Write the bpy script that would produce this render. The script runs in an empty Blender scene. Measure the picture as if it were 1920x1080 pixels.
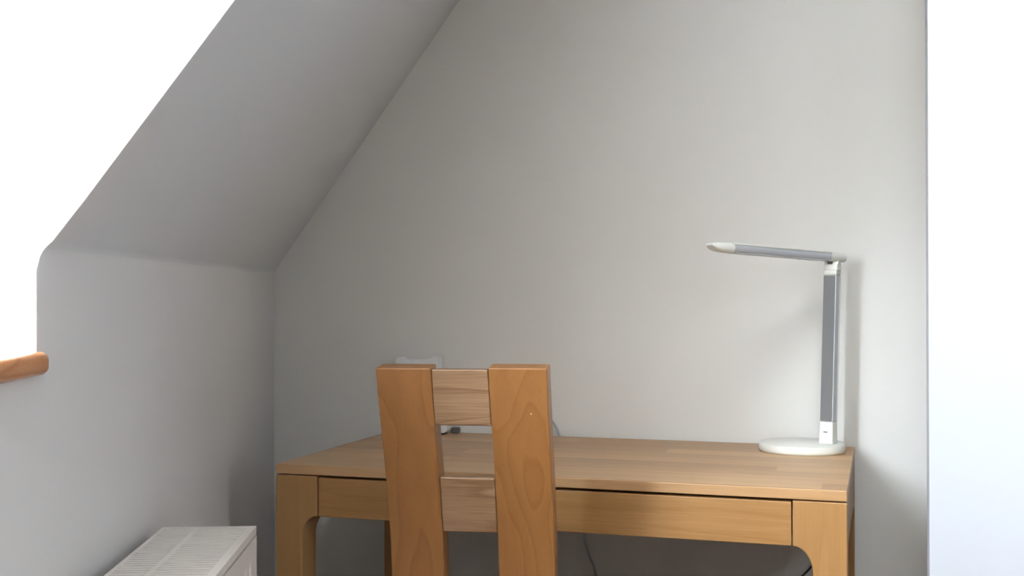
import bpy, bmesh, math, random
from mathutils import Vector, Matrix
random.seed(4)
S = bpy.context.scene
COL = S.collection

# ------------------------------------------------------------ camera, sky, exposure
F_PX = 2175.9
YAW, PITCH, ROLL = -0.3078, 0.0033, -0.0026
cam_d = bpy.data.cameras.new('camera'); cam = bpy.data.objects.new('camera', cam_d); COL.objects.link(cam)
cam_d.sensor_width = 36; cam_d.lens = F_PX / 1920 * 36; cam_d.clip_start = 0.02
d = Vector((math.sin(YAW)*math.cos(PITCH), math.cos(YAW)*math.cos(PITCH), math.sin(PITCH)))
r = Vector((math.cos(YAW), -math.sin(YAW), 0)); u = r.cross(d)
r2 = r*math.cos(ROLL)+u*math.sin(ROLL); u2 = -r*math.sin(ROLL)+u*math.cos(ROLL)
m = Matrix((r2, u2, -d)).transposed().to_4x4(); m.translation = Vector((0.0565, -2.6649, 1.0933))
cam.matrix_world = m
cam_d.dof.use_dof = True; cam_d.dof.focus_distance = 1.9; cam_d.dof.aperture_fstop = 20.0
S.camera = cam

S.view_settings.view_transform = 'Standard'; S.view_settings.look = 'None'
S.view_settings.gamma = 1; S.view_settings.use_curve_mapping = False
S.view_settings.exposure = 0.03
SKY = 50.0
w = bpy.data.worlds.new('sky'); S.world = w; w.use_nodes = True
nt = w.node_tree; nt.nodes.clear()
tc = nt.nodes.new('ShaderNodeTexCoord'); sp = nt.nodes.new('ShaderNodeSeparateXYZ')
rp = nt.nodes.new('ShaderNodeValToRGB'); bg = nt.nodes.new('ShaderNodeBackground'); ow = nt.nodes.new('ShaderNodeOutputWorld')
mr = nt.nodes.new('ShaderNodeMapRange'); mr.inputs[1].default_value = -1; mr.inputs[2].default_value = 1
nt.links.new(tc.outputs['Generated'], sp.inputs[0]); nt.links.new(sp.outputs[2], mr.inputs[0]); nt.links.new(mr.outputs[0], rp.inputs[0])
rp.color_ramp.elements[0].position = 0.0; rp.color_ramp.elements[0].color = (0.22, 0.20, 0.18, 1)
rp.color_ramp.elements[1].position = 1.0; rp.color_ramp.elements[1].color = (0.92, 0.97, 1.0, 1)
e = rp.color_ramp.elements.new(0.49); e.color = (0.27, 0.26, 0.24, 1)
e = rp.color_ramp.elements.new(0.53); e.color = (0.80, 0.87, 0.95, 1)
nt.links.new(rp.outputs[0], bg.inputs[0]); bg.inputs[1].default_value = SKY; nt.links.new(bg.outputs[0], ow.inputs[0])

# hazy low sun through the dormer window, widened by thin cloud
sun_d = bpy.data.lights.new('hazy_sun', 'SUN'); sun_d.energy = 4.4; sun_d.angle = math.radians(19); sun_d.color = (0.70, 0.86, 1.0)
sun = bpy.data.objects.new('hazy_sun', sun_d); COL.objects.link(sun)
sun.rotation_euler = Vector((0.355, 1.0, -0.37)).to_track_quat('-Z', 'Y').to_euler()

# ------------------------------------------------------------ room coordinates
A = Vector((-1.43694, 0, 0))
AZ = math.radians(-20.79)
L = Vector((math.sin(AZ), math.cos(AZ), 0))      # along the left wall, away from the camera
N = Vector((L.y, -L.x, 0))                       # out of the left wall into the room
def LN(a, n, z): return A + L*a + N*n + Vector((0, 0, z))
BACK = 0.012          # plane of the back wall
ZC = 1.1434           # crease between knee wall and sloping ceiling
SL = math.radians(54.27)
ZTOP = 2.5
A1, A2 = -1.724, -2.56   # dormer opening along the left wall
XR = 1.00              # hidden right side of the desk recess
XE, YF = 0.1322, -0.60  # free end and front face of the partition right of the desk

def portal(name, cx, normal, sx, sz):
    ld = bpy.data.lights.new(name, 'AREA'); ld.shape = 'RECTANGLE'; ld.size = sx; ld.size_y = sz
    ld.cycles.is_portal = True
    o = bpy.data.objects.new(name, ld); COL.objects.link(o); o.location = cx
    o.rotation_euler = normal.to_track_quat('-Z', 'Y').to_euler()
    return o
portal('window_portal', LN((A1+A2)/2-.02, -0.37, 1.63), N, .86, 1.22)

portal('added_fill_portal', LN(-4.44, 1.15, 2.025), L, .36, .37)  # sky portal for the invented rear window that adds fill light

# ------------------------------------------------------------ materials
def mat(name, col, rough=0.5, metal=0.0, spec=0.5, bump=0.0, bscale=200.0, var=0.0):
    M = bpy.data.materials.new(name); M.use_nodes = True
    t = M.node_tree; b = t.nodes['Principled BSDF']
    b.inputs['Base Color'].default_value = (*col, 1); b.inputs['Roughness'].default_value = rough
    b.inputs['Metallic'].default_value = metal; b.inputs['Specular IOR Level'].default_value = spec
    c = t.nodes.new('ShaderNodeTexCoord')
    if bump:
        n = t.nodes.new('ShaderNodeTexNoise'); n.inputs['Scale'].default_value = bscale; n.inputs['Detail'].default_value = 4
        bp = t.nodes.new('ShaderNodeBump'); bp.inputs['Strength'].default_value = bump; bp.inputs['Distance'].default_value = 0.002
        t.links.new(c.outputs['Object'], n.inputs['Vector']); t.links.new(n.outputs['Fac'], bp.inputs['Height']); t.links.new(bp.outputs[0], b.inputs['Normal'])
    if var:
        n2 = t.nodes.new('ShaderNodeTexNoise'); n2.inputs['Scale'].default_value = 3.0; n2.inputs['Detail'].default_value = 3
        rr = t.nodes.new('ShaderNodeValToRGB')
        rr.color_ramp.elements[0].position = .3; rr.color_ramp.elements[1].position = .7
        rr.color_ramp.elements[0].color = (*[x*(1-var) for x in col], 1); rr.color_ramp.elements[1].color = (*[min(1, x*(1+var)) for x in col], 1)
        t.links.new(c.outputs['Object'], n2.inputs['Vector']); t.links.new(n2.outputs['Fac'], rr.inputs[0]); t.links.new(rr.outputs[0], b.inputs['Base Color'])
    return M

def wood(name, light, dark, axis='X', rough=0.38, rings=16.0, ring_amt=0.35, stave=0.0, stave_len=0.45, pores=0.35, seed=0.0, chip=None, stretch=0.07, offs=(0, 0, 0)):
    """timber with grain running along one local axis; optional glued staves"""
    M = bpy.data.materials.new(name); M.use_nodes = True
    t = M.node_tree; nn = t.nodes.new; lk = t.links.new; b = t.nodes['Principled BSDF']
    c = nn('ShaderNodeTexCoord'); add = nn('ShaderNodeVectorMath'); add.operation = 'ADD'
    add.inputs[1].default_value = (offs[0]+seed*3.1, offs[1]+seed*1.7, offs[2]+seed*2.3)
    lk(c.outputs['Object'], add.inputs[0]); P = add.outputs[0]
    ia = 'XYZ'.index(axis)
    sep = nn('ShaderNodeSeparateXYZ'); lk(P, sep.inputs[0])
    def mth(op, a, bb=None):
        q = nn('ShaderNodeMath'); q.operation = op
        for i, v in enumerate((a, bb)):
            if v is None: continue
            if isinstance(v, (int, float)): q.inputs[i].default_value = v
            else: lk(v, q.inputs[i])
        return q.outputs[0]
    stv = None
    if stave:
        ib = 1 if ia != 1 else 0
        row = mth('FLOOR', mth('DIVIDE', sep.outputs[ib], stave))
        wn = nn('ShaderNodeTexWhiteNoise'); wn.noise_dimensions = '1D'; lk(row, wn.inputs['W'])
        pos = mth('FLOOR', mth('ADD', mth('DIVIDE', sep.outputs[ia], stave_len), mth('MULTIPLY', wn.outputs['Value'], 7.3)))
        wn2 = nn('ShaderNodeTexWhiteNoise'); wn2.noise_dimensions = '2D'
        cb = nn('ShaderNodeCombineXYZ'); lk(row, cb.inputs[0]); lk(pos, cb.inputs[1]); lk(cb.outputs[0], wn2.inputs['Vector'])
        stv = wn2.outputs['Value']
        sc = nn('ShaderNodeVectorMath'); sc.operation = 'SCALE'; lk(wn2.outputs['Color'], sc.inputs[0]); sc.inputs['Scale'].default_value = 5.0
        ad2 = nn('ShaderNodeVectorMath'); lk(P, ad2.inputs[0]); lk(sc.outputs[0], ad2.inputs[1]); P = ad2.outputs[0]
    # stretched space
    mp = nn('ShaderNodeMapping'); s = [1, 1, 1]; s[ia] = stretch; mp.inputs['Scale'].default_value = s; lk(P, mp.inputs['Vector'])
    n1 = nn('ShaderNodeTexNoise'); n1.inputs['Scale'].default_value = 9; n1.inputs['Detail'].default_value = 2; lk(mp.outputs[0], n1.inputs['Vector'])
    ring = mth('FRACT', mth('MULTIPLY', n1.outputs['Fac'], rings))
    rc = nn('ShaderNodeValToRGB'); rc.color_ramp.elements[0].position = 0.0; rc.color_ramp.elements[0].color = (0, 0, 0, 1)
    rc.color_ramp.elements[1].position = 1.0; rc.color_ramp.elements[1].color = (0.1, .1, .1, 1)
    q = rc.color_ramp.elements.new(0.72); q.color = (.45, .45, .45, 1)
    q = rc.color_ramp.elements.new(0.90); q.color = (1, 1, 1, 1)
    lk(ring, rc.inputs[0])
    mp2 = nn('ShaderNodeMapping'); s = [1, 1, 1]; s[ia] = 0.03; mp2.inputs['Scale'].default_value = s; lk(P, mp2.inputs['Vector'])
    n2 = nn('ShaderNodeTexNoise'); n2.inputs['Scale'].default_value = 420; n2.inputs['Detail'].default_value = 3; lk(mp2.outputs[0], n2.inputs['Vector'])
    n3 = nn('ShaderNodeTexNoise'); n3.inputs['Scale'].default_value = 45; n3.inputs['Detail'].default_value = 4; lk(mp2.outputs[0], n3.inputs['Vector'])
    f = mth('ADD', mth('MULTIPLY', rc.outputs[0], ring_amt), mth('MULTIPLY', n2.outputs['Fac'], pores))
    f = mth('ADD', f, mth('MULTIPLY', n3.outputs['Fac'], 0.45))
    if stv is not None: f = mth('ADD', f, mth('MULTIPLY', mth('SUBTRACT', stv, 0.5), 0.62))
    f = mth('SUBTRACT', f, 0.12)
    mx = nn('ShaderNodeMix'); mx.data_type = 'RGBA'; mx.inputs['A'].default_value = (*light, 1); mx.inputs['B'].default_value = (*dark, 1); lk(f, mx.inputs['Factor'])
    out = mx.outputs['Result']
    if chip:
        dd = nn('ShaderNodeVectorMath'); dd.operation = 'DISTANCE'; dd.inputs[1].default_value = chip; lk(c.outputs['Object'], dd.inputs[0])
        lt = mth('LESS_THAN', dd.outputs['Value'], 0.0015)
        m2 = nn('ShaderNodeMix'); m2.data_type = 'RGBA'; lk(lt, m2.inputs['Factor']); lk(out, m2.inputs['A']); m2.inputs['B'].default_value = (.55, .38, .20, 1)
        out = m2.outputs['Result']
    lk(out, b.inputs['Base Color'])
    b.inputs['Roughness'].default_value = rough; b.inputs['Specular IOR Level'].default_value = 0.55
    bp = nn('ShaderNodeBump'); bp.inputs['Strength'].default_value = 0.12; bp.inputs['Distance'].default_value = 0.0008
    lk(n2.outputs['Fac'], bp.inputs['Height']); lk(bp.outputs[0], b.inputs['Normal'])
    return M

M_wall = mat('wall_paint', (0.765, 0.755, 0.745), 0.9, spec=0.2, bump=0.12, bscale=160)
M_back = mat('back_wall_paint', (0.835, 0.808, 0.755), 0.9, spec=0.2, bump=0.12, bscale=160)
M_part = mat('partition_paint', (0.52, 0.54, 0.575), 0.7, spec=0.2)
M_ceil = mat('ceiling_paint', (0.72, 0.735, 0.745), 0.9, spec=0.2, bump=0.10, bscale=160)
M_floor = wood('floor_oak', (0.14, 0.09, 0.055), (0.085, 0.052, 0.03), 'Y', 0.45, stave=0.14, stave_len=1.1)
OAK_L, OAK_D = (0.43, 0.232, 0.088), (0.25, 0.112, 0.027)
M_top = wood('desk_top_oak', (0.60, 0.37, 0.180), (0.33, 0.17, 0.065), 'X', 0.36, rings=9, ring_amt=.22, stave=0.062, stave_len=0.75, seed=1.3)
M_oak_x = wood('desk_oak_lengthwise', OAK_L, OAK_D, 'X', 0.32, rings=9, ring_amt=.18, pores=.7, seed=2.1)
M_oak_z = wood('desk_oak_upright', OAK_L, OAK_D, 'Z', 0.32, rings=7, ring_amt=.22, seed=0.6)
M_oak_y = wood('desk_oak_crosswise', OAK_L, OAK_D, 'Y', 0.38, rings=9, ring_amt=.18, seed=0.9)
M_post = wood('chair_post_wood', (0.310, 0.135, 0.039), (0.180, 0.065, 0.014), 'Z', 0.36, rings=10, ring_amt=.36, pores=.35, stretch=.03, seed=6.2, chip=(0.245, 0.0222, 0.9025))
M_post2 = wood('chair_seat_wood', (0.310, 0.135, 0.039), (0.180, 0.065, 0.014), 'Y', 0.36, rings=8, ring_amt=.5, pores=.22, seed=5.1)
M_rail = wood('chair_rail_pale_wood', (0.44, 0.275, 0.155), (0.19, 0.095, 0.042), 'X', 0.45, rings=12, ring_amt=.45, pores=.95, stretch=.16, seed=4.4)
M_sill = wood('sill_wood', (0.62, 0.27, 0.10), (0.34, 0.115, 0.035), 'Y', 0.25, rings=8, ring_amt=.4, stave=0.09, stave_len=0.22, seed=7.7)
M_white = mat('radiator_enamel', (0.86, 0.81, 0.755), 0.35, spec=0.5)
M_dark = mat('radiator_inside', (0.20, 0.19, 0.185), 0.7)
M_cream = mat('lamp_cream_plastic', (0.90, 0.89, 0.81), 0.3)
M_alu = mat('lamp_brushed_aluminium', (0.60, 0.61, 0.635), 0.35, metal=0.15)
M_panel = mat('lamp_grey_panel', (0.175, 0.172, 0.172), 0.5)
M_diff = mat('lamp_diffuser', (0.80, 0.82, 0.84), 0.5)
M_mark = mat('grey_print', (0.16, 0.17, 0.16), 0.6)
M_plug = mat('grey_rubber', (0.10, 0.10, 0.095), 0.6)
M_plast = mat('white_plastic', (0.92, 0.91, 0.90), 0.35)
M_black = mat('black_rubber', (0.03, 0.028, 0.026), 0.6)
M_cable = mat('grey_cable', (0.42, 0.44, 0.48), 0.5)
M_frame = mat('window_frame_paint', (0.85, 0.85, 0.84), 0.4)
M_glass = bpy.data.materials.new('window_glass'); M_glass.use_nodes = True
t = M_glass.node_tree; t.nodes.clear()
o_ = t.nodes.new('ShaderNodeOutputMaterial'); mxs = t.nodes.new('ShaderNodeMixShader'); lw = t.nodes.new('ShaderNodeLayerWeight'); lw.inputs[0].default_value = 0.5; fr = t.nodes.new('ShaderNodeMath'); fr.operation = 'POWER'; fr.inputs[1].default_value = 4.0; t.links.new(lw.outputs['Facing'], fr.inputs[0])
tr = t.nodes.new('ShaderNodeBsdfTransparent'); gl = t.nodes.new('ShaderNodeBsdfGlossy'); gl.inputs['Roughness'].default_value = 0.0
t.links.new(fr.outputs[0], mxs.inputs[0]); t.links.new(tr.outputs[0], mxs.inputs[1]); t.links.new(gl.outputs[0], mxs.inputs[2]); t.links.new(mxs.outputs[0], o_.inputs[0])

# ------------------------------------------------------------ mesh helpers
def obj(name, bm, material, parent=None, bevel=0.0, seg=3, smooth=False):
    bmesh.ops.recalc_face_normals(bm, faces=bm.faces)
    me = bpy.data.meshes.new(name); bm.to_mesh(me); bm.free()
    me.materials.append(material)
    o = bpy.data.objects.new(name, me); COL.objects.link(o)
    if parent: o.parent = parent
    if bevel:
        b = o.modifiers.new('edge', 'BEVEL'); b.width = bevel; b.segments = seg; b.limit_method = 'ANGLE'; b.angle_limit = math.radians(35)
        b.harden_normals = True
        smooth = True
    if smooth:
        for p in me.polygons: p.use_smooth = True
        if not bevel:
            try: me.set_sharp_from_angle(angle=math.radians(35))
            except Exception: pass
    return o
def struct(name, bm, material, bevel=0.0, **k):
    o = obj(name, bm, material, None, bevel, **k); o['kind'] = 'structure'; return o
def bx(bm, x0, x1, y0, y1, z0, z1, f=None):
    f = f or (lambda x, y, z: Vector((x, y, z)))
    v = [bm.verts.new(f(x, y, z)) for x in (x0, x1) for y in (y0, y1) for z in (z0, z1)]
    for q in ((0, 1, 3, 2), (4, 6, 7, 5), (0, 4, 5, 1), (2, 3, 7, 6), (0, 2, 6, 4), (1, 5, 7, 3)): bm.faces.new([v[i] for i in q])
    return bm
def loft(bm, rings, closed=False, caps=True):
    R = [[bm.verts.new(p) for p in ring] for ring in rings]
    n = len(R[0])
    for i in range(len(R) if closed else len(R)-1):
        a, b = R[i], R[(i+1) % len(R)]
        for j in range(n): bm.faces.new((a[j], a[(j+1) % n], b[(j+1) % n], b[j]))
    if caps and not closed: bm.faces.new(R[0]); bm.faces.new(list(reversed(R[-1])))
    return bm
def prism(bm, pts, fa, fb):      # pts 2D polygon -> two end caps given by functions
    return loft(bm, [[fa(*p) for p in pts], [fb(*p) for p in pts]])
def strip_prism(bm, inner, outer, fa, fb):   # like prism, with the end caps laid as quads between two outlines
    g = {}
    for k, f in enumerate((fa, fb)):
        for side, pts in enumerate((inner, outer)):
            for i, p in enumerate(pts): g[k, side, i] = bm.verts.new(f(*p))
    n = len(inner)
    for i in range(n-1):
        for k in (0, 1): bm.faces.new((g[k, 0, i], g[k, 0, i+1], g[k, 1, i+1], g[k, 1, i]))
        for sd in (0, 1): bm.faces.new((g[0, sd, i], g[0, sd, i+1], g[1, sd, i+1], g[1, sd, i]))
    for i in (0, n-1): bm.faces.new((g[0, 0, i], g[1, 0, i], g[1, 1, i], g[0, 1, i]))
    return bm
def tube(bm, path, rad, n=10):
    rings = []
    for i, p in enumerate(path):
        tdir = (path[min(i+1, len(path)-1)] - path[max(i-1, 0)]).normalized()
        up = Vector((0, 0, 1)) if abs(tdir.z) < .9 else Vector((1, 0, 0))
        a = tdir.cross(up).normalized(); b = tdir.cross(a)
        rings.append([p + (a*math.cos(k*2*math.pi/n) + b*math.sin(k*2*math.pi/n))*rad for k in range(n)])
    return loft(bm, rings)
def smooth_path(pts, k=8):
    out = []
    P = [Vector(p) for p in pts]; P = [P[0]*2-P[1]] + P + [P[-1]*2-P[-2]]
    for i in range(1, len(P)-2):
        for j in range(k):
            s = j/k; a, b, c, e = P[i-1:i+3]
            out.append(0.5*((2*b)+(-a+c)*s+(2*a-5*b+4*c-e)*s*s+(-a+3*b-3*c+e)*s**3))
    out.append(P[-2]); return out
def thing(name, label, cat, loc=(0, 0, 0), rotz=0.0, group=None):
    o = bpy.data.objects.new(name, None); COL.objects.link(o); o.location = loc; o.rotation_euler = (0, 0, rotz); o.empty_display_size = .05
    o['label'] = label; o['category'] = cat
    if group: o['group'] = group
    return o

# ------------------------------------------------------------ the room shell
TH = 0.12
ns, cs = math.sin(SL), math.cos(SL)
def slope_n(z, off=0.0):           # n of the sloping ceiling's inner (off 0) or outer line at height z
    return (z - ZC)*cs/ns - off/ns
# rounded crease
R_ = 0.03; half = (math.pi/2 - SL)/2; tl = R_*math.tan(half)
cz0 = ZC - tl; arc_c = (R_, cz0)
arc = []
K = 6
for i in range(K+1):
    an = math.pi - (math.pi/2 - SL)*i/K
    arc.append((arc_c[0] + R_*math.cos(an), arc_c[1] + R_*math.sin(an)))
mid = arc[K//2]
NT = slope_n(ZTOP)
knee_i = [(0, -0.12), (0, 1.0035), (0, 1.118)] + arc[:K//2+1]
OUT = (mid[0]-TH*math.cos(half), mid[1]+TH*math.sin(half))
knee_o = [(-TH, -0.12), (-TH, 1.0035), (-TH, 1.118)] + [(-TH + (OUT[0]+TH)*i/(K//2), 1.128 + (OUT[1]-1.128)*i/(K//2)) for i in range(K//2+1)]
TZ = ZTOP + 0.10
def far_end(n, z):                  # ends just behind the back wall's face
    a = (BACK + 0.10 - n*N.y)/L.y; return LN(a, n, z)
def cheek(n, z):                    # the cheek steps back a little where the slope begins
    q = min(max((z-1.1180)/.036, 0), 1)**1.45
    return LN(A1 + .038*q + .066*max(n, 0), n, z)
def near0(n, z): return LN(A2, n, z)
def near1(n, z): return LN(-4.42, n, z)
bm = bmesh.new(); strip_prism(bm, knee_i, knee_o, far_end, cheek); strip_prism(bm, knee_i, knee_o, near0, near1)
bx(bm, A2, A1, -TH, 0, -.12, 1.003, LN)
struct('wall_left', bm, M_wall, smooth=True)
sl_i = arc[K//2:] + [(slope_n(1.20), 1.20), (slope_n(1.8), 1.8), (slope_n(TZ), TZ)]
sl_o = [OUT] + [(OUT[0] + .004*i*cs, OUT[1] + .004*i*ns) for i in range(1, K//2+1)] + [(slope_n(1.20+TH*cs, TH), 1.20+TH*cs), (slope_n(1.8+TH*cs, TH), 1.8+TH*cs), (slope_n(TZ, TH), TZ)]
bm = bmesh.new(); strip_prism(bm, sl_i, sl_o, far_end, cheek); strip_prism(bm, sl_i, sl_o, near0, near1)
struct('ceiling', bm, M_ceil, smooth=True)
# flat part of the ceiling
bm = bmesh.new()
poly = [LN(0.6, NT, 0), Vector((XR+.1, BACK+.1, 0)), Vector((XR+.1, YF+.09, 0)), Vector((2.0, YF+.09, 0)), Vector((2.0, -3.5, 0)), LN(-4.5, NT, 0)]
poly[0] = Vector((LN((BACK+.1-NT*N.y)/L.y, NT, 0).x, BACK+.1, 0))
prism(bm, [(p.x, p.y) for p in poly], lambda x, y: Vector((x, y, ZTOP)), lambda x, y: Vector((x, y, ZTOP+.1)))
struct('ceiling.001', bm, M_ceil)
# back wall, right wall (a return that ends beside the camera), the wider room behind
bm = bmesh.new()
def zs(x):  # the gable follows the slope
    return x
bp = [(-1.60, -.12), (XR+.12, -.12), (XR+.12, ZTOP+.05), (-.2, ZTOP+.05), (-1.60, ZTOP-.2)]
bp = [(A.x-.10, -.12), (XR+.12, -.12), (XR+.12, ZTOP+.05), (-0.36, ZTOP+.05), (A.x-.10, 1.14)]
prism(bm, bp, lambda x, z: Vector((x, BACK, z)), lambda x, z: Vector((x, BACK+.12, z)))
struct('wall_back', bm, M_back)
bm = bmesh.new(); bx(bm, XR, XR+.12, YF+.10, BACK, -.12, ZTOP+.05); struct('wall_recess', bm, M_wall)
bm = bmesh.new(); bx(bm, XE, 2.02, YF, YF+.10, -.12, ZTOP+.05); struct('wall_right', bm, M_part, bevel=.003)
bm = bmesh.new(); bx(bm, 1.9, 2.02, -3.7, YF, -.12, ZTOP+.05); struct('wall_far_right', bm, M_wall)
bm = bmesh.new()
for n0, n1, q0, q1 in ((-.15, .96, -.12, ZTOP+.05), (1.34, 2.1, -.12, ZTOP+.05), (.96, 1.34, -.12, 1.83), (.96, 1.34, 2.22, ZTOP+.05)): bx(bm, -4.42, -4.30, n0, n1, q0, q1, LN)  # opening left in the wall for the added fill window
struct('wall_rear', bm, M_wall)
bm = bmesh.new()
fp = [LN(.1, -.1, 0), Vector((XR+.1, BACK+.1, 0)), Vector((XR+.1, YF+.09, 0)), Vector((2.0, YF+.09, 0)), Vector((2.0, -3.55, 0)), LN(-4.4, -.1, 0)]
prism(bm, [(p.x, p.y) for p in fp], lambda x, y: Vector((x, y, -.1)), lambda x, y: Vector((x, y, 0)))
struct('floor', bm, M_floor)
# dormer: cheeks, ceiling, ledge below the sill
DZ = 2.22
WN = -0.30
cp = [(-TH, 0.93), (WN-.08, 0.93), (WN-.08, DZ+.1), (slope_n(DZ+.1, TH*.99), DZ+.1), (mid[0]-TH*math.cos(half), mid[1]+TH*math.sin(half))]
bm = bmesh.new()
prism(bm, cp, cheek, lambda n, z: LN(A1+.13, n, z)); prism(bm, cp, near0, lambda n, z: LN(A2-.12, n, z))
struct('wall_dormer', bm, M_wall)
bm = bmesh.new(); bx(bm, A2-.1, A1+.1, WN-.08, slope_n(DZ)+.03, DZ, DZ+.1, LN); struct('ceiling.002', bm, M_ceil)
bm = bmesh.new(); bx(bm, A2-.1, A1+.02, WN-.10, -TH+.0, .90, 1.003, LN); struct('wall_dormer.001', bm, M_wall)

# dormer window
def window(name, n_, f, a0, a1, z0, z1, t0, t1, mull):
    bm = bmesh.new(); fw = .06
    bx(bm, a0, a1, t0, t1, z0, z0+fw, f); bx(bm, a0, a1, t0, t1, z1-fw, z1, f)
    bx(bm, a0, a0+fw, t0, t1, z0+fw, z1-fw, f); bx(bm, a1-fw, a1, t0, t1, z0+fw, z1-fw, f)
    if mull: mm = (a0+a1)/2; bx(bm, mm-.04, mm+.04, t0, t1, z0+fw, z1-fw, f)
    w_ = struct(name, bm, M_frame)
    bm = bmesh.new(); tm = (t0+t1)/2; bx(bm, a0+fw, a1-fw, tm-.003, tm+.003, z0+fw, z1-fw, f)
    obj('pane', bm, M_glass, w_)
    bm = bmesh.new(); hx = (a0+a1)/2
    ti = t1 if abs(t1-t0) else t1
    bx(bm, hx-.012, hx+.012, t1, t1+.035, (z0+z1)/2-.06, (z0+z1)/2+.06, f); obj('handle', bm, M_alu, w_, bevel=.004)
    return w_
window('window_1', 0, LN, A2+.0, A1-.045, 1.0295, DZ, WN-.06, WN, True)

window('added_fill_window', 0, lambda n, t_, z: LN(t_, n, z),  .96, 1.34, 1.83, 2.22, -4.40, -4.35, False)  # unseen rear window, added to brighten the left of the back wall
# wooden window board, rounded nose, with an ear past the cheek
SZ1, SZ0, SN, SE = 1.0292, 1.0035, 0.014, A1+0.010
bm = bmesh.new()
pts = []
for (n, z, rr, a0, a1) in ((SN, SZ1, 0, 0, 0),):
    rr = .009
    nose = [(SN-rr+rr*math.cos(t_), (SZ1-rr)+rr*math.sin(t_)) for t_ in [math.pi/2*i/5 for i in range(5, -1, -1)]]
    nose += [(SN-rr+rr*math.cos(t_), (SZ0+rr)-rr*math.sin(t_)) for t_ in [math.pi/2*i/5 for i in range(0, 6)]]
ear = [(0.0005, SZ1)] + nose + [(0.0005, SZ0)]
inner = [(WN, SZ1), (0.0005, SZ1), (0.0005, SZ0), (WN, SZ0)]
prism(bm, inner, lambda n, z: LN(A1-.0005, n, z), lambda n, z: LN(A2+.001, n, z))
rings = []
for a_, sh in ((SE, .010), (SE-.003, .0045), (SE-.008, .0012), (SE-.014, 0), (A2-.05, 0)):
    zc = (SZ0+SZ1)/2
    rings.append([LN(a_, n - (sh if n > .004 else 0), zc + (z-zc)*(1-sh*30)) for n, z in ear])
loft(bm, rings)
sill = obj('window_sill', bm, M_sill, smooth=True)
sill['kind'] = 'structure'
sill.name = 'trim_1'

# ------------------------------------------------------------ radiator under the dormer sill
RA0, RA1, RN0, RN1, RZ1, RZ0 = -2.60, -1.245, 0.020, 0.160, 0.740, 0.14
rad = thing('radiator', 'white panel radiator with a slotted top grille on the left wall under the wooden sill', 'radiator', LN((RA0+RA1)/2, RN0, 0), AZ*-1)
rad.rotation_euler = (0, 0, -AZ)
a_mid = (RA0+RA1)/2; HL = (RA1-RA0)/2; RW = RN1-RN0
# local frame: x = out of wall (N), y = along wall (L)
bm = bmesh.new()
bar = .0056
xs = [0.006, RW*.36, RW*.41, RW*.915]      # slot columns
# border rails of the grille
zt0, zt1 = RZ1-.0025, RZ1
for x0, x1 in ((0, xs[0]), (xs[3], RW)): bx(bm, x0, x1, -HL, HL, zt0, zt1)
bx(bm, xs[1], xs[2], -HL+.008, HL-.016, zt0, zt1)
pitch = .0125; y = -HL+.008
bx(bm, xs[0], xs[3], -HL, -HL+.008, zt0, zt1); bx(bm, xs[0], xs[3], HL-.016, HL, zt0, zt1)
while y < HL-.018:
    for x0, x1 in ((xs[0], xs[1]), (xs[2], xs[3])): bx(bm, x0, x1, y+.0, y+pitch-bar, zt0, zt1)
    y += pitch
bx(bm, RW-.0022, RW, -HL, HL, RZ1-.011, zt0); bx(bm, 0, .002, -HL, HL, RZ1-.011, zt0)
bx(bm, 0, RW, HL-.002, HL, RZ1-.011, zt0)
obj('top_grille', bm, M_white, rad)
bm = bmesh.new(); bx(bm, .004, RW-.006, -HL+.004, HL-.004, RZ1-.017, RZ1-.0135); obj('convector_fins', bm, M_dark, rad)
# front panel with pressed flutes
def flute_panel(x_in, x_out, name):
    bm = bmesh.new(); prof = []
    top = []
    ny = int((2*HL-.03)/.0333)
    sgn = 1 if x_out > x_in else -1
    path = [(-HL+.002, 0)]
    y = -HL+.02
    while y < HL-.045:
        path += [(y, 0), (y+.005, -.0045), (y+.012, -.0045), (y+.017, 0)]
        y += .0333
    path += [(HL-.002, 0)]
    levels = [(RZ1-.0145, 0), (RZ1-.016, 0), (RZ1-.040, 0), (RZ1-.052, 1), (RZ0+.052, 1), (RZ0+.040, 0), (RZ0, 0)]
    rows = [[bm.verts.new((x_out + sgn*dep*fl, yy, zz)) for yy, dep in path] for zz, fl in levels]
    for i in range(len(rows)-1):
        for j in range(len(path)-1): bm.faces.new((rows[i][j], rows[i][j+1], rows[i+1][j+1], rows[i+1][j]))
    # rolled top edge and back sheet
    bk = [[bm.verts.new((x_in, yy, zz)) for yy, dep in (path[0], path[-1])] for zz in (levels[0][0], levels[-1][0])]
    bm.faces.new([rows[0][0]]+[bk[0][0], bk[0][1]]+list(reversed(rows[0][1:])))
    bm.faces.new([rows[-1][0]]+[bk[1][0], bk[1][1]]+list(reversed(rows[-1][1:])))
    bm.faces.new((bk[0][0], bk[0][1], bk[1][1], bk[1][0]))
    bm.faces.new([rw[0] for rw in rows]+[bk[1][0], bk[0][0]])
    bm.faces.new([rw[-1] for rw in rows]+[bk[1][1], bk[0][1]])
    return obj(name, bm, M_white, rad)
flute_panel(RW-.012, RW+.0005, 'front_panel')
flute_panel(.016, .004, 'back_panel')
for s in (-1, 1):
    bm = bmesh.new(); y0 = s*(HL-.002)
    bx(bm, .003, RW-.015, min(y0, y0-s*.0015), max(y0, y0-s*.0015), RZ0+.03, RZ1-.0115); obj('side_panel', bm, M_white, rad)
for s in (-1, 1):
    bm = bmesh.new(); bx(bm, -.0195, .005, s*.45-.015, s*.45+.015, RZ0+.08, RZ1-.08); obj('wall_bracket', bm, M_white, rad)
bm = bmesh.new(); tube(bm, [Vector((RW*.5, -HL+.05, z)) for z in (0.0, RZ0+.02)], .009); obj('pipe', bm, M_white, rad, smooth=True)
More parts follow.
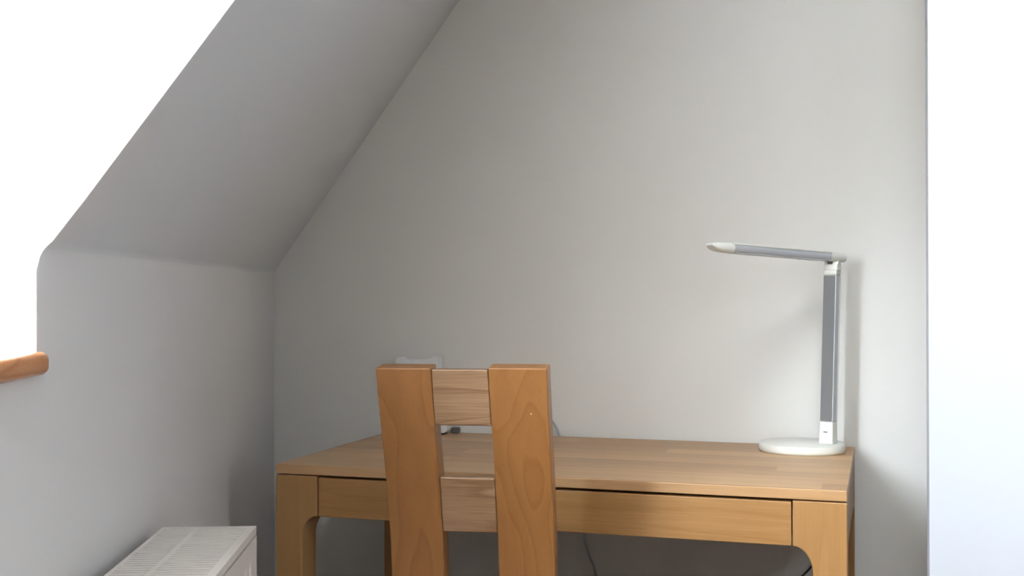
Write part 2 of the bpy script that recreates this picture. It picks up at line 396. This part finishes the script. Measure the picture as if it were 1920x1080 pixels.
bm = bmesh.new(); tube(bm, [Vector((RW*.5, -HL+.10, z)) for z in (0.0, RZ0+.02)], .009); obj('pipe', bm, M_white, rad, smooth=True)

# ------------------------------------------------------------ desk
DW, DD, DH = 1.10, 0.592, 0.75
desk = thing('desk', 'oak writing desk with a wide drawer and rounded leg corners against the back wall', 'desk', (-DW/2, -DD/2, 0))
def dl(x, y, z): return Vector((x + DW/2, y + DD/2, z))        # room -> desk local
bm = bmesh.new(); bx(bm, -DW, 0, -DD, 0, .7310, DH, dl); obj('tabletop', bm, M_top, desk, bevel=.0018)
LZ = .7288
def leg(sx, sy):
    # front outline: full shoulder beside the drawer, rounded down to the narrow post
    w0, w1, zb, zr = .0915, .0575, .6495, .6020
    pts = [(0, 0), (w1, 0), (w1, zr)]
    for i in range(1, 9):
        t_ = i/8*math.pi/2; pts.append((w1 + (w0-w1)*(1-math.cos(t_)), zr + (zb-zr)*math.sin(t_)))
    pts += [(w0, LZ), (0, LZ)]
    fx = (lambda x: -DW + x) if sx < 0 else (lambda x: -x)
    y0, y1 = (-DD, -DD+.062) if sy < 0 else (-.062, -.002)
    bm = bmesh.new(); prism(bm, pts, lambda x, z: dl(fx(x), y0, z), lambda x, z: dl(fx(x), y1, z))
    return obj('leg', bm, M_oak_z, desk, bevel=.0022)
for sx in (-1, 1):
    for sy in (-1, 1): leg(sx, sy)
# side aprons with rounded ends
for sx in (-1, 1):
    y0, y1 = -DD+.0625, -.0625; pts = [(y0, LZ), (y0, .600)]
    for i in range(1, 9): t_ = i/8*math.pi/2; pts.append((y0+.055*(1-math.cos(t_)), .600+.04*math.sin(t_)))
    for i in range(7, -1, -1): t_ = i/8*math.pi/2; pts.append((y1-.055*(1-math.cos(t_)), .600+.04*math.sin(t_)))
    pts.append((y1, LZ))
    xa, xb = ((-DW+.0005, -DW+.0225) if sx < 0 else (-.0225, -.0005))
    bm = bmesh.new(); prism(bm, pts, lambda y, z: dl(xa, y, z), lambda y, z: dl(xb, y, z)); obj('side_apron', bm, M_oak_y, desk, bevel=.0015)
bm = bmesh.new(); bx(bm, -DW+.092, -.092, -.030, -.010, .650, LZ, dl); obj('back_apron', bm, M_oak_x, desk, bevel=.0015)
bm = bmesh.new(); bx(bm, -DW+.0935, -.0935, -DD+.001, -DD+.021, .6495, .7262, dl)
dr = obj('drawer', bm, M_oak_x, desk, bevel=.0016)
bm = bmesh.new(); bx(bm, -DW+.11, -.11, -DD+.0215, -.12, .665, .720, dl); obj('drawer_box', bm, M_oak_y, dr)

# ------------------------------------------------------------ chair (its back faces the camera)
CH = Vector((-0.7039, -0.9859, 0)); cyaw = -YAW - math.radians(9)
U = Vector((math.cos(cyaw), math.sin(cyaw), 0)); 
chair = thing('chair', 'wooden chair with two broad back boards and pale cross rails at the desk', 'chair', CH, cyaw)
ctl = [(0.9740, 0.0), (0.93, .0125), (.887, .027), (.84, .0435), (.795, .0590), (.75, .0725), (.710, .0830), (.665, .0915), (.626, .0965), (.56, .1000), (.47, .1000), (.40, .0960), (.20, .070), (0, .035)]
def vz(z):
    for (za, va), (zb, vb) in zip(ctl, ctl[1:]):
        if zb <= z <= za: return va + (vb-va)*(za-z)/(za-zb)
    return ctl[0][1] - (z-ctl[0][0])*.3
def board(x0, x1, zhi, zlo, th, name, material, top_tilt=0.0, bev=.002, n=26, vo=0.0):
    bm = bmesh.new(); rings = []
    for i in range(n+1):
        z = zhi + (zlo-zhi)*i/n; v = vz(z)+vo
        sl = (vz(max(z-.01, 0)) - vz(min(z+.01, .974)))/.02
        nz = math.sin(math.atan(sl)); ny = math.cos(math.atan(sl))
        zb = z + nz*th
        if i == 0: ny, zb = 1.0, z + top_tilt
        if i == 1 and top_tilt: zb = min(zb, zhi+top_tilt-.012)
        if i == n: ny, zb = 1.0, z
        rings.append([Vector((x0, v, z)), Vector((x1, v, z)), Vector((x1, v+th*ny, zb)), Vector((x0, v+th*ny, zb))])
    loft(bm, rings); return obj(name, bm, material, chair, bevel=bev, seg=3)
board(0.0, .0895, .974, 0.0, .040, 'back_post', M_post, .0045, .0025)
board(.1805, .2730, .9752, 0.0, .040, 'back_post', M_post, .0045, .0025)
board(.0897, .1803, .9725, .8815, .024, 'back_rail', M_rail, .0, .003, 8)
board(.0897, .1803, .7945, .7010, .024, 'back_rail', M_rail, .0, .003, 8)
SX0, SX1 = -.075, .348
bm = bmesh.new(); bx(bm, SX0, SX1, .143, .545, .435, .465); obj('seat', bm, M_post2, chair, bevel=.005)
for x in (SX0+.02, SX1-.065):
    bm = bmesh.new(); loft(bm, [[Vector((x+i, .49+j, 0)) for i, j in ((.004, .004), (.041, .004), (.041, .041), (.004, .041))], [Vector((x+i, .49+j, .4349)) for i, j in ((0, 0), (.045, 0), (.045, .045), (0, .045))]])
    obj('front_leg', bm, M_post, chair, bevel=.002)
bm = bmesh.new(); bx(bm, SX0+.066, SX1-.066, .50, .522, .37, .434); obj('seat_rail', bm, M_post2, chair, bevel=.0015)
for x in (SX0+.03, SX1-.052):
    bm = bmesh.new(); bx(bm, x, x+.022, .143, .489, .37, .434); obj('seat_rail', bm, M_post2, chair, bevel=.0015)
bm = bmesh.new(); bx(bm, SX0+.03, SX1-.03, .1405, .1425, .37, .46); obj('seat_rail', bm, M_post2, chair)

# ------------------------------------------------------------ desk lamp
PX, PY = -.0520, -.1020                      # post centre
lamp = thing('desk_lamp', 'cream and grey folding desk lamp with slim arm on the desk', 'lamp', (PX, PY, DH))
bm = bmesh.new()
bc = Vector((-.1055, -.0960)) - Vector((PX, PY)); 
ring = []
for i in range(96):
    t_ = i/96*2*math.pi; x, y = .0925*math.cos(t_), .0855*math.sin(t_)
    x = min(x, .0885)
    ring.append((bc.x+x, bc.y+y))
def insc(k): return [(bc.x+(x-bc.x)*k, bc.y+(y-bc.y)*k) for x, y in ring]
lv = [(0.965, .0005), (.985, .002), (1.0, .006), (1.0, .0145), (.99, .0172), (.965, .0183)]
loft(bm, [[Vector((x, y, z)) for x, y in insc(k)] for k, z in lv]); obj('base', bm, M_cream, lamp, smooth=True)
bm = bmesh.new(); loft(bm, [[Vector((x, y, z)) for x, y in insc(.93)] for z in (0, .0006)]); obj('base_pad', bm, M_black, lamp)
pa = math.radians(-21)                       # post turned a little
px_ = Vector((math.cos(pa), math.sin(pa), 0)); py_ = Vector((-math.sin(pa), math.cos(pa), 0))
lean = Vector((.0092, .006, 0))/.34
def pl(x, y, z): return px_*x + py_*y + Vector((0, 0, z)) + lean*max(z-.02, 0)
z0, z1 = .0650, .3775
bm = bmesh.new()
loft(bm, [[pl(x*s_, y*s_, z) for x, y in ((-.0142, -.0120), (.0142, -.0120), (.0142, .0120), (-.0142, .0120))] for z, s_ in ((.0185, 1.16), (.024, 1.08), (z0, 1.0))])
obj('foot_block', bm, M_cream, lamp, bevel=.002)
bm = bmesh.new(); bx(bm, -.0055, .0035, -.01355, -.0128, .0425, .0450, pl); obj('print_mark', bm, M_mark, lamp)
bm = bmesh.new(); bx(bm, -.0130, .0138, -.0112, .0075, z0, z1, pl)
post = obj('post', bm, M_alu, lamp, bevel=.0012)
bm = bmesh.new(); bx(bm, -.0140, .0118, -.0122, -.0108, z0+.0015, z1-.0012, pl); obj('post_panel', bm, M_panel, post, bevel=.0003)
bm = bmesh.new(); bx(bm, -.0138, .0146, .0074, .0122, z0, z1, pl); obj('back_cover', bm, M_cream, post, bevel=.0015)
# head direction: to the left and towards the room
ha = math.atan2(-.775, -.632); tilt = math.radians(2.6)
hx = Vector((math.cos(ha)*math.cos(tilt), math.sin(ha)*math.cos(tilt), math.sin(tilt))); hy = Vector((-math.sin(ha), math.cos(ha), 0)); hz = hx.cross(hy)
if hz.z < 0: hz = -hz
HO = pl(0, 0, .415)
def hl(x, y, z): return HO + hx*x + hy*y + hz*z
# hinge knuckle on the post
bm = bmesh.new(); bx(bm, -.0146, .0146, -.0122, .0122, z1, z1+.010, pl)
bx(bm, -.0150, .0160, -.0115, .0125, z1+.009, z1+.0235, pl)
obj('hinge', bm, M_cream, lamp, bevel=.003)
bm = bmesh.new(); tube(bm, [pl(x, 0, z1+.022) for x in (-.0155, .0155)], .0085, 20); obj('hinge_pin', bm, M_cream, lamp, smooth=True)
bm = bmesh.new(); bx(bm, -.0075, .0035, -.0105, .0060, z1+.0230, z1+.0285, pl); obj('hinge_core', bm, M_mark, lamp)
def slab_ring(x, wd, zt, zb_, ex=0.0):
    out = []
    h = (zt-zb_)/2; zc = (zt+zb_)/2
    for sy in (1, -1):
        for k in range(9):
            a_ = math.pi/2 - k*math.pi/8 if sy > 0 else -math.pi/2 - k*math.pi/8
            out.append(hl(x + ex*abs(math.sin(a_))**2*0, sy*0 + (wd-h*.7)*sy + math.cos(a_)*h*.7, zc + math.sin(a_)*h))
    return out
bm = bmesh.new(); loft(bm, [slab_ring(x, .0175, .0082, -.0080) for x in (.022, .12, .22, .302)]); head = obj('head', bm, M_alu, lamp, smooth=True)
bm = bmesh.new(); loft(bm, [slab_ring(x, .0145, -.0079, -.0092) for x in (.040, .295)]); obj('diffuser', bm, M_diff, head)
bm = bmesh.new(); loft(bm, [slab_ring(x, .0168, .0106, .0070) for x in (.020, .305)]); obj('top_cover', bm, M_cream, head, smooth=True)
bm = bmesh.new()
loft(bm, [slab_ring(x, w_, t_, b_) for x, w_, t_, b_ in ((.302, .0178, .0098, -.0088), (.318, .0178, .0098, -.0086), (.334, .0172, .0096, -.0070), (.345, .0155, .0090, -.0040), (.352, .0125, .0080, .0005), (.355, .0090, .0070, .0030))])
obj('tip_cap', bm, M_cream, head, smooth=True)
bm = bmesh.new(); loft(bm, [slab_ring(x, w_, t_, b_) for x, w_, t_, b_ in ((-.030, .0120, .0060, -.0050), (-.026, .0160, .0095, -.0085), (-.015, .0176, .0100, -.0090), (.022, .0178, .0100, -.0090))])
obj('rear_cap', bm, M_cream, head, smooth=True)
# cord from the back of the base over the desk edge
cp_ = [Vector((-.085, -.020, .758)), Vector((-.080, -.006, .757)), Vector((-.079, .003, .7545)), Vector((-.0785, .0065, .7530))]
bm = bmesh.new(); tube(bm, [p - Vector((PX, PY, DH)) for p in smooth_path(cp_)], .0024, 8); obj('power_cord', bm, M_black, lamp, smooth=True)

# ------------------------------------------------------------ white device behind the chair
RX, RY = -1.010, -.040
rt = thing('wifi_router', 'upright white device with a concave top edge, on the desk behind the chair', 'router', (RX, RY, DH))
bm = bmesh.new()
pts = [(-.050, .004), (-.056, .012), (-.057, .03), (-.060, .10), (-.0605, .1760), (-.0590, .1830), (-.0540, .1850), (-.0490, .1835), (-.0440, .1795), (-.02, .1795), (.005, .1800), (.028, .1815), (.0335, .1855), (.0380, .1880), (.0445, .1880), (.0480, .1845), (.0490, .10), (.0540, .055), (.0690, .040), (.0735, .025), (.0720, .010), (.0660, .004)]
prism(bm, pts, lambda x, z: Vector((x, -.018, z)), lambda x, z: Vector((x, .018, z)))
obj('body', bm, M_plast, rt, bevel=.004)
bm = bmesh.new(); bx(bm, -.048, .062, -.016, .016, 0, .0042); obj('foot', bm, M_black, rt, bevel=.001)
bm = bmesh.new(); bx(bm, .074, .094, .004, .022, .001, .016); obj('plug', bm, M_plug, rt, bevel=.004)
cp_ = [Vector((.072, .013, .010)), Vector((.10, .016, .006)), Vector((.13, .022, .004))]
# loop of grey cable against the wall, dropping behind the desk
cab = [Vector((-.830, .0065, .640)), Vector((-.828, .0065, .720)), Vector((-.815, .0065, .765)), Vector((-.785, .006, .800)), Vector((-.745, .006, .815)), Vector((-.715, .006, .808)), Vector((-.6975, .006, .790)), Vector((-.6845, .006, .7727)), Vector((-.6761, .0065, .7527)), Vector((-.662, .0065, .70)), Vector((-.638, .0065, .60)), Vector((-.6153, .006, .515)), Vector((-.6024, .006, .4717)), Vector((-.5858, .006, .4225)), Vector((-.56, .006, .25)), Vector((-.55, .006, .03))]
bm = bmesh.new(); tube(bm, smooth_path(cab), .0026, 8)
c_ = obj('cable', bm, M_cable, None, smooth=True)
c_['label'] = 'thin grey cable looping up against the back wall beside the chair'; c_['category'] = 'cable'
cab = [Vector((-.0785, .0075, .7495)), Vector((-.079, .0075, .68)), Vector((-.080, .0070, .58)), Vector((-.084, .0065, .52)), Vector((-.0927, .006, .4816)), Vector((-.1124, .006, .4564)), Vector((-.16, .006, .40)), Vector((-.26, .006, .25)), Vector((-.27, .006, .03))]
bm = bmesh.new(); tube(bm, smooth_path(cab), .0022, 8)
c_ = obj('cable', bm, M_black, None, smooth=True)
c_['label'] = 'thin black cable hanging against the wall beneath the right end of the desk'; c_['category'] = 'cable'
